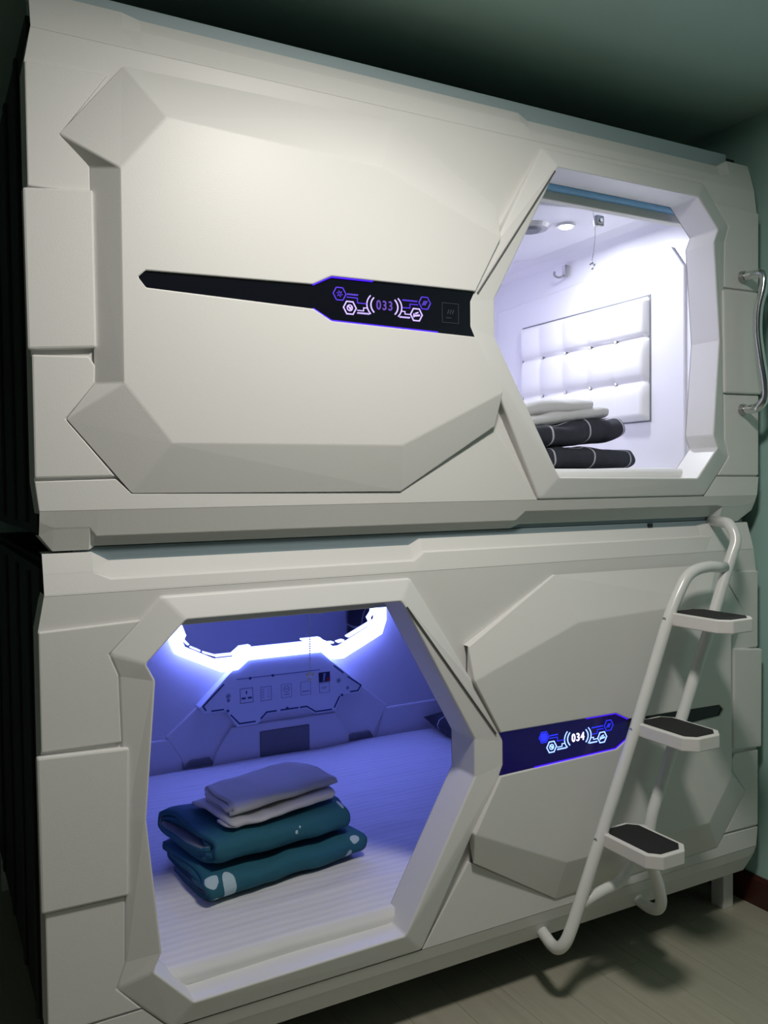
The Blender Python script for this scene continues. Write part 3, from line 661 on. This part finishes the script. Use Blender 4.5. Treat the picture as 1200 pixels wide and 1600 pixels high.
def lower_inside(root, G, zb):
    back = [(0.923, 0.828), (1.255, 0.828), (1.574, 0.567), (1.516, 0.472), (1.503, 0.405), (0.694, 0.405), (0.660, 0.484), (0.608, 0.569)]
    obj('back_wall_moulding', G(prism_bm(back, 1.4200, 1.4540)), LINING, root, bevel=0.006, seg=3)
    lp = obj('lower_moulding', G(prism_bm([(.865, .574), (1.318, .572), (1.378, .475), (1.383, .405), (.775, .405), (.800, .479)], 1.4060, 1.4220)), LINING, root, bevel=0.005, seg=3)
    obj('wall_moulding', G(prism_bm([(.06, .564), (.628, .560), (.672, .500), (.672, .405), (.06, .405)], 1.4220, 1.4540)), LINING, root, bevel=0.006)
    obj('wall_moulding', G(prism_bm([(1.556, .557), (2.09, .560), (2.09, .405), (1.514, .405)], 1.4220, 1.4540)), LINING, root, bevel=0.006)
    obj('foot_moulding', G(prism_bm([(1.34, .440), (1.40, .468), (1.48, .468), (1.50, .440)], 1.4070, 1.4220)), NICHE, root, bevel=0.004)
    obj('foot_moulding', G(prism_bm([(.665, .440), (.70, .468), (.775, .468), (.79, .440)], 1.4070, 1.4220)), NICHE, root, bevel=0.004)
    obj('niche_panel', G(prism_bm([(.980, .541), (1.197, .541), (1.197, .41), (.980, .41)], 1.4010, 1.4120)), NICHE, root, bevel=0.006, seg=3, label='grey rectangular panel low on back wall')
    con = [(.855, .797), (.913, .845), (1.240, .845), (1.290, .797), (1.436, .678), (1.414, .648), (1.335, .650), (1.301, .588), (1.211, .588), (1.168, .617), (1.003, .617), (.962, .582), (.875, .582), (.835, .650), (.745, .650), (.728, .676)]
    c = obj('control_console', G(prism_bm(con, 1.3860, 1.4770)), CONSOLE, root, bevel=0.003, label='pale printed control console on back wall')
    ly0, ly1 = 1.3848, 1.3865
    for path in ([(.826, .754), (.742, .680), (.752, .664)], [(.776, .658), (.822, .658)], [(.852, .632), (.885, .594), (.950, .594)], [(.975, .602), (1.000, .624), (1.040, .624)], [(1.060, .624), (1.135, .624)],
                 [(1.145, .624), (1.173, .624), (1.212, .597), (1.284, .597)], [(1.297, .604), (1.322, .645)], [(1.365, .722), (1.424, .680), (1.408, .659), (1.374, .659)], [(1.302, .775), (1.342, .742)]):
        obj('outline_print', G(poly_bm(path, .0055, ly0, ly1)), PRINT, c)
    obj('outline_print', G(poly_bm([(.880, .768), (1.235, .766)], .004, ly0, ly1)), GREYPRINT, c)
    for x, z in ((.840, .650), (1.088, .628), (1.333, .650), (.935, .766), (1.030, .766)):
        obj('screw', G(tube_bm([(x, ly1, z), (x, ly0-.001, z)], .0055, 10)), PRINT, c)
    def rect(bm, x, z, wd, ht, t=.002): poly_bm([(x-wd, z-ht), (x+wd, z-ht), (x+wd, z+ht), (x-wd, z+ht), (x-wd, z-ht)], t, ly0, ly1, bm)
    # socket
    bm = bmesh.new(); rect(bm, .918, .700, .026, .028, .0015)
    for x, z, a, b in ((.918, .712, .0025, .006), (.906, .690, .008, .0035), (.931, .690, .008, .0035)):
        prism_bm([(x-a, z-b), (x+a, z-b), (x+a, z+b), (x-a, z+b)], ly0, ly1, 'y', bm)
    obj('power_socket', G(bm), PRINT, c, label='square mains socket')
    # light dimmer panel
    bm = bmesh.new(); rect(bm, 1.000, .698, .022, .027)
    for k in range(4): seg_bm((.985, .714-.010*k), (.990, .714-.010*k), .003, ly0, ly1, bm); seg_bm((1.008, .714-.010*k), (1.011, .714-.010*k), .002, ly0, ly1, bm)
    obj('switch_panel', G(bm), GREYPRINT, c)
    # round switch symbol
    bm = bmesh.new(); rect(bm, 1.087, .698, .022, .027, .0012)
    poly_bm([(1.087+.012*math.cos(k*PI/8), .705+.012*math.sin(k*PI/8)) for k in range(17)], .002, ly0, ly1, bm)
    seg_bm((1.082, .705), (1.092, .705), .003, ly0, ly1, bm); seg_bm((1.077, .684), (1.097, .684), .003, ly0, ly1, bm)
    obj('switch_symbol', G(bm), GREYPRINT, c)
    bm = bmesh.new(); rect(bm, 1.171, .698, .022, .027, .0012); seg_bm((1.158, .686), (1.186, .686), .004, ly0, ly1, bm)
    obj('usb_socket', G(bm), GREYPRINT, c)
    bm = bmesh.new(); rect(bm, 1.255, .690, .022, .020, .0012)
    for k in range(4): seg_bm((1.243+k*.006, .684+abs(k-1.5)*.002), (1.246+k*.006, .694), .002, ly0, ly1, bm)
    obj('switch_symbol', G(bm), GREYPRINT, c)
    for x, z in ((.844, .707), (.844, .690), (1.321, .712), (1.361, .676)):
        bm = bmesh.new(); r = .0095 if z > .7 else .006
        for k in range(4):
            a = k*PI/4; seg_bm((x-r*math.cos(a), z-r*math.sin(a)), (x+r*math.cos(a), z+r*math.sin(a)), .0028, ly0, ly1, bm)
        obj('button_symbol', G(bm), GREYPRINT, c)
    st = obj('sticker', G(prism_bm([(1.231, .714), (1.281, .714), (1.281, .754), (1.231, .754)], ly0-.001, ly1)), mat('dark_navy_sticker', (0.015, 0.02, 0.07), 0.4), c, label='small dark sticker with red corner')
    obj('sticker_print', G(prism_bm([(1.268, .715), (1.280, .715), (1.280, .730), (1.268, .730)], ly0-.0015, ly1)), mat('red_print', (0.5, 0.02, 0.02), 0.5), st)
    obj('sticker_print', G(prism_bm([(1.248, .718), (1.256, .718), (1.262, .750), (1.252, .750)], ly0-.0015, ly1)), GREYPRINT, st)

pod_low = build_pod(False)
# the console leans forward at its foot
for c in pod_low.children:
    if c.name.startswith('control_console'):
        oz = pod_low.location.z
        for o in [c] + list(c.children) + [g for k in c.children for g in k.children]:
            for v in o.data.vertices: v.co.y -= (0.845-(v.co.z+oz))*0.05
pod_up = build_pod(True)

# chrome grab handle on the upper pod's end
def handle():
    ox, oy, oz = pod_up.location
    pts = [(2.073, -0.008, 2.158), (2.075, -0.050, 2.158), (2.080, -0.078, 2.150), (2.078, -0.080, 2.11), (2.070, -0.070, 2.05), (2.068, -0.068, 1.98), (2.072, -0.076, 1.90), (2.078, -0.086, 1.82), (2.080, -0.084, 1.775), (2.075, -0.065, 1.750), (2.073, -0.040, 1.746), (2.073, -0.008, 1.746)]
    P = smooth_path(pts, 8)
    P = [(p.x-ox, p.y-oy, p.z-oz) for p in P]
    h = obj('grab_handle', tube_bm(P, 0.0138, 20), CHROME, pod_up, smooth=True, label='curved chrome grab handle')
    for z in (2.158, 1.746):
        b = tube_bm([(2.073-ox, -0.004-oy, z-oz), (2.073-ox, -0.022-oy, z-oz)], [0.020, 0.016], 20)
        obj('handle_boss', b, STEEL, h)
handle()

# ------------------------------------------------------------------ ladder
def ladder():
    L = empty('ladder', (1.50, -0.11, 0.33), 'white tubular ladder with three black-topped steps, hooked on the lower pod', 'ladder')
    ox, oy, oz = L.location
    loc = lambda P: [(p[0]-ox, p[1]-oy, p[2]-oz) for p in P]
    y = -0.105
    hook1 = smooth_path([(1.292, 0.035, 0.284), (1.280, -0.010, 0.279), (1.270, -0.050, 0.277), (1.266, -0.082, 0.286), (1.275, -0.101, 0.312), (1.298, y, 0.360)], 6)
    r1 = hook1[:-1] + round_path([(1.298, y, 0.360), (1.519, y, 0.840), (1.662, y, 1.170), (1.725, y, 1.262), (1.800, y, 1.278), (1.878, y, 1.270)], 0.06)
    obj('rail', tube_bm(loc(r1), 0.0165, 18), PAINTWHITE, L, smooth=True)
    hook2 = smooth_path([(1.608, y, 0.385), (1.620, -0.103, 0.335), (1.626, -0.085, 0.304), (1.634, -0.050, 0.288), (1.642, -0.010, 0.284), (1.654, 0.035, 0.284)], 6)
    r2 = round_path([(1.985, 0.045, 1.399), (1.935, -0.075, 1.398), (1.932, y, 1.350), (1.905, y, 1.300), (1.800, y, 1.068), (1.571, y, 0.568), (1.572, y, 0.470), (1.608, y, 0.385)], 0.06) + hook2[1:]
    obj('rail', tube_bm(loc(r2), 0.0165, 18), PAINTWHITE, L, smooth=True)
    cb = round_path([(1.568, y+.004, 0.560), (1.548, y+.01, 0.500), (1.470, y+.01, 0.418), (1.400, y, 0.420), (1.312, y, 0.398)], 0.05)
    obj('cross_tube', tube_bm(loc(cb), 0.0150, 16), PAINTWHITE, L, smooth=True)
    for cx, cz in ((1.459, 0.580), (1.588, 0.860), (1.716, 1.155)):
        a, c0, ya, yb = 0.068, 0.030, -0.300, -0.088
        out = [(cx-a+c0, ya), (cx+a-c0, ya), (cx+a, ya+c0), (cx+a, yb-c0), (cx+a-c0, yb), (cx-a+c0, yb), (cx-a, yb-c0), (cx-a, ya+c0)]
        out = [(p[0]-ox, p[1]-oy) for p in out]
        st = obj('step', prism_bm(out, cz-0.036-oz, cz-oz, 'z'), STEPWHITE, L, bevel=0.003)
        m = 0.014
        pad = [(cx-a+c0+.006, ya+m), (cx+a-c0-.006, ya+m), (cx+a-m, ya+c0+.006), (cx+a-m, yb-c0-.006), (cx+a-c0-.006, yb-m), (cx-a+c0+.006, yb-m), (cx-a+m, yb-c0-.006), (cx-a+m, ya+c0+.006)]
        obj('grip_pad', prism_bm([(p[0]-ox, p[1]-oy) for p in pad], cz-0.002-oz, cz+0.002-oz, 'z'), RUBBER, st, label='black rubber grip pad')
        for yy in (-0.105,):
            obj('bolt', tube_bm(loc([(cx-a-.018, yy, cz-.018), (cx-a+.004, yy, cz-.018)]), 0.006, 10), STEEL, st)
ladder()

# ------------------------------------------------------------------ mattresses
def mattress(x0, x1, y0, y1, z0, z1, label, seed):
    nx, ny = 120, 80
    bm = bmesh.new(); g = []
    for i in range(nx+1):
        row = []
        for j in range(-6, ny+1):
            t = i/nx; x = x0+(x1-x0)*t
            if j < 0:
                a = (-j)/6; y = y0 + 0.012*(1-math.sin(a*PI/2))*0 - 0.0; s = math.cos(a*PI/2)
                y = y0+0.014-0.014*math.sin(min(1, a*1.6)*PI/2); z = z0+0.002+(z1-z0-0.002)*(1-a)
                wz = 0.0
            else:
                s = j/ny; y = y0+0.014+(y1-y0-0.014)*s; z = z1
            ex = min(x-x0, x1-x)
            rnd = min(1.0, max(0.0, ex/0.05))**0.5
            n = noise.noise(Vector((x*1.6+seed, y*4.5, 0)))*0.008 + noise.noise(Vector((x*5+seed, y*16, 3)))*0.004 + noise.noise(Vector((x*3+seed, y*34, 9)))*0.0022
            if j >= 0: z = z0+(z1-z0)*(0.35+0.65*rnd)+n*min(1, j/4)
            else: z = z0+(z-z0)*(0.35+0.65*rnd)
            y += 0.006*noise.noise(Vector((x*4+seed, 7, z*3)))*(1 if j < 3 else 0)
            row.append(bm.verts.new((x, y, z)))
        g.append(row)
    m = len(g[0])
    for i in range(nx):
        for j in range(m-1): bm.faces.new((g[i][j], g[i+1][j], g[i+1][j+1], g[i][j+1]))
    # side and back skirts, underside
    base = z0
    def drop(vs):
        b = [bm.verts.new((v.co.x, v.co.y, base)) for v in vs]
        for k in range(len(vs)-1): bm.faces.new((vs[k], vs[k+1], b[k+1], b[k]))
        return b
    drop(g[0]); drop(g[-1]); drop([r[-1] for r in g]); drop([r[0] for r in g])
    o = obj('mattress', bm, SHEET, None, smooth=True, label=label, cat='mattress', group='pod mattresses')
    return o
mattress(0.06, 2.09, 0.045, 1.395, 0.405, 0.440, 'thin mattress under white striped sheet in the lower, blue-lit pod', 1.3)
mattress(0.12, 1.925, 0.045, 1.395, 1.535, 1.564, 'thin mattress under white sheet in the upper, white-lit pod', 8.1)

# ------------------------------------------------------------------ folded cloth
def folded(name, L, D, H, turns, m, loc, rz, label, cat, group, seed=0.0, sag=0.0, gap=0.16, nx=44, slump=0.0, puff=0.0, tilt=0.0, amp=1.0, lining=None):
    """a cloth folded flat round itself: flattened spiral section swept along L"""
    n = int(turns*56); t = H/(2*turns)*(1-gap)
    path = []; arc = 0
    for k in range(n+1):
        s = k/n; a_ = s*turns*2*PI
        rem = 1-s
        b = H/2-t/2 - (turns*(1-s))*(H/2-t/2)/(turns+0.35)
        a = D/2-t/2 - (turns*(1-s))*(H/2-t/2)/(turns+0.35)*1.15
        ca, sa = math.cos(a_+PI/2+0.2), math.sin(a_+PI/2+0.2)
        e = 0.42
        px = a*math.copysign(abs(ca)**e, ca); pz = b*math.copysign(abs(sa)**0.75, sa)
        path.append((px, pz))
    lens = [0]
    for p, q in zip(path, path[1:]): lens.append(lens[-1]+math.hypot(q[0]-p[0], q[1]-p[1]))
    kf = int(n*((2*math.floor(turns)+1)*PI-PI/2-0.2)/(turns*2*PI)); af = lens[min(kf, n)]; lens = [l-af for l in lens]
    bm = bmesh.new(); uvl = bm.loops.layers.uv.new('UVMap')
    O1, O2 = [], []
    for i in range(nx+1):
        fx = i/nx; x = -L/2+L*fx
        ed = min(fx, 1-fx); pinch = 1.0-0.10*math.exp(-(ed/0.035)**2)
        r1, r2 = [], []
        for k, (px, pz) in enumerate(path):
            k0, k1 = max(k-1, 0), min(k+1, n)
            tx, tz = path[k1][0]-path[k0][0], path[k1][1]-path[k0][1]; ln = math.hypot(tx, tz) or 1
            nx_, nz_ = -tz/ln, tx/ln
            for sgn, row in ((1, r1), (-1, r2)):
                y = px+sgn*nx_*t/2; z = pz+sgn*nz_*t/2
                nz = noise.noise(Vector((x*7+seed, y*7, z*10+k/n*2)))*0.006*amp+noise.noise(Vector((x*22+seed, y*16, z*18)))*0.0028*amp
                xe = x + (0.010*noise.noise(Vector((k*0.12, seed, 5)))+0.010*math.sin(k*0.11+seed))*(1 if fx > 0.5 else -1)*math.exp(-(ed/0.06)**2)*1.5
                z *= pinch
                z += puff*max(0, z)/(H/2)*math.exp(-((fx-0.75)/0.25)**2)
                zz = z+nz*(0.35 if z < 0 else 1.0)
                zz = max(zz, -H/2)
                zz += sag*math.sin(fx*PI) + slump*(fx-0.5) + tilt*y
                row.append(bm.verts.new((xe, y+nz*0.8, zz+H/2)))
        O1.append(r1); O2.append(r2)
    def quad(a, b, c, d, uv4):
        f = bm.faces.new((a, b, c, d))
        for l, q in zip(f.loops, uv4): l[uvl].uv = q
    for i in range(nx):
        x0, x1 = L*i/nx, L*(i+1)/nx
        for k in range(n):
            u4 = ((x0, lens[k]), (x1, lens[k]), (x1, lens[k+1]), (x0, lens[k+1]))
            quad(O1[i][k], O1[i+1][k], O1[i+1][k+1], O1[i][k+1], u4)
            quad(O2[i][k], O2[i][k+1], O2[i+1][k+1], O2[i+1][k], ((x0, lens[k]), (x0, lens[k+1]), (x1, lens[k+1]), (x1, lens[k])))
        for k in (0, n):
            quad(O1[i][k], O2[i][k], O2[i+1][k], O1[i+1][k], ((x0, lens[k]),)*4)
    for i in (0, nx):
        for k in range(n):
            quad(O1[i][k], O1[i][k+1], O2[i][k+1], O2[i][k], ((L*i/nx, lens[k]),)*4)
    if lining: 
        for f in bm.faces:
            if f.index < 0: pass
        bm.faces.index_update()
        for f in bm.faces:
            if f.index < nx*(2*n+2) and (f.index % (2*n+2)) < 2*n and (f.index % (2*n+2)) % 2 == 0: f.material_index = 1
    o = obj(name, bm, m, None, smooth=True, label=label, cat=cat, group=group)
    if lining: o.data.materials.append(lining)
    o.location = loc; o.rotation_euler = (0, 0, rz)
    return o, lens[-1]

TEAL_A = teal_mat('teal_cotton_print', [(0.050, 0.004, 0.016, 0.034), (0.016, -0.020, 0.013, 0.016), (0.442, -0.014, 0.010, 0.012), (0.425, 0.016, 0.008, 0.010), (0.012, 0.03, 0.01, 0.012)])
TEAL_B = teal_mat('teal_cotton', [(0.425, -0.030, 0.011, 0.016), (0.25, -0.004, 0.004, 0.004), (0.262, -0.012, 0.003, 0.003)])
LINE = mat('pale_lining_cotton', (0.20, 0.25, 0.28), 0.9, bump=0.3, var=0.05)
rz = math.radians(8)
folded('folded_duvet', 0.470, 0.37, 0.086, 2.5, TEAL_A, (0.646, 0.498, 0.437), rz, 'folded teal duvet with pale patches, bottom of the pile in the lower pod', 'bedding', None, 1.0, amp=1.7, lining=LINE)
folded('folded_duvet', 0.440, 0.36, 0.088, 2.5, TEAL_B, (0.638, 0.508, 0.520), rz, 'plain teal folded duvet under the towels in the lower pod', 'bedding', None, 4.2, puff=0.004, amp=1.7, lining=LINE)
folded('folded_towel', 0.33, 0.25, 0.028, 1.5, TOWEL, (0.655, 0.480, 0.609), rz, 'thin white folded towel directly on the teal bedding', 'towel', None, 2.2, nx=34, slump=0.01, amp=1.5)
folded('folded_towel', 0.32, 0.23, 0.040, 1.5, TOWEL, (0.668, 0.500, 0.636), rz+0.05, 'thicker white folded towel topping the pile in the lower pod', 'towel', None, 6.1, nx=34, slump=0.01, amp=1.5)

folded('folded_duvet', 0.47, 0.34, 0.082, 2.5, NAVY, (1.640, 0.400, 1.562), math.radians(4), 'dark checked folded duvet, bottom of the pile in the upper pod', 'bedding', None, 3.0, amp=2.0)
folded('folded_duvet', 0.45, 0.33, 0.090, 2.5, NAVY, (1.622, 0.410, 1.640), math.radians(7), 'dark checked folded duvet directly under the towels in the upper pod', 'bedding', None, 9.0, amp=2.2, slump=0.035)
folded('folded_towel', 0.36, 0.27, 0.050, 1.5, TOWEL, (1.595, 0.400, 1.708), math.radians(5), 'white folded towel directly on the dark checked bedding', 'towel', None, 12.0, nx=34, slump=0.050, amp=2.0)
folded('folded_towel', 0.33, 0.25, 0.062, 1.5, TOWEL, (1.565, 0.400, 1.724), math.radians(3), 'puffy white folded towel topping the pile in the upper pod', 'towel', None, 15.0, nx=34, slump=0.035, sag=0.012, amp=2.0)

def pillow(loc, rot, sx, sy, sz, label, seed):
    bm = bmesh.new(); uvl = bm.loops.layers.uv.new('UVMap'); n = 28
    def pt(u, v, s):
        e = (1-abs(u)**2.6)*(1-abs(v)**2.6); e = max(e, 0)**0.5
        k = 1-0.10*(abs(u*v))**0.0*(1-abs(u))*abs(v)**4-0.10*(1-abs(v))*abs(u)**4
        return Vector((u*sx*k, v*sy*k, s*sz*e+0.008*noise.noise(Vector((u*3+seed, v*3, s)))*e))
    for s in (1, -1):
        g = [[bm.verts.new(pt(-1+2*i/n, -1+2*j/n, s)) for j in range(n+1)] for i in range(n+1)]
        for i in range(n):
            for j in range(n):
                f = bm.faces.new((g[i][j], g[i+1][j], g[i+1][j+1], g[i][j+1]) if s > 0 else (g[i][j], g[i][j+1], g[i+1][j+1], g[i+1][j]))
                for l in f.loops: l[uvl].uv = (l.vert.co.x, l.vert.co.y)
    bmesh.ops.remove_doubles(bm, verts=bm.verts, dist=1e-5)
    o = obj('pillow', bm, NAVY, None, smooth=True, label=label, cat='pillow')
    o.location = loc; o.rotation_euler = rot
pillow((1.865, 1.13, 0.492), (0, 0, math.radians(80)), 0.25, 0.165, 0.055, 'dark checked pillow lying at the right end of the lower pod, its tip showing', 2.0)
pillow((1.985, 0.50, 0.655), (math.radians(90), math.radians(0), math.radians(82)), 0.29, 0.215, 0.055, 'dark checked pillow propped upright in the lower pod, seen reflected in the mirror', 5.0)
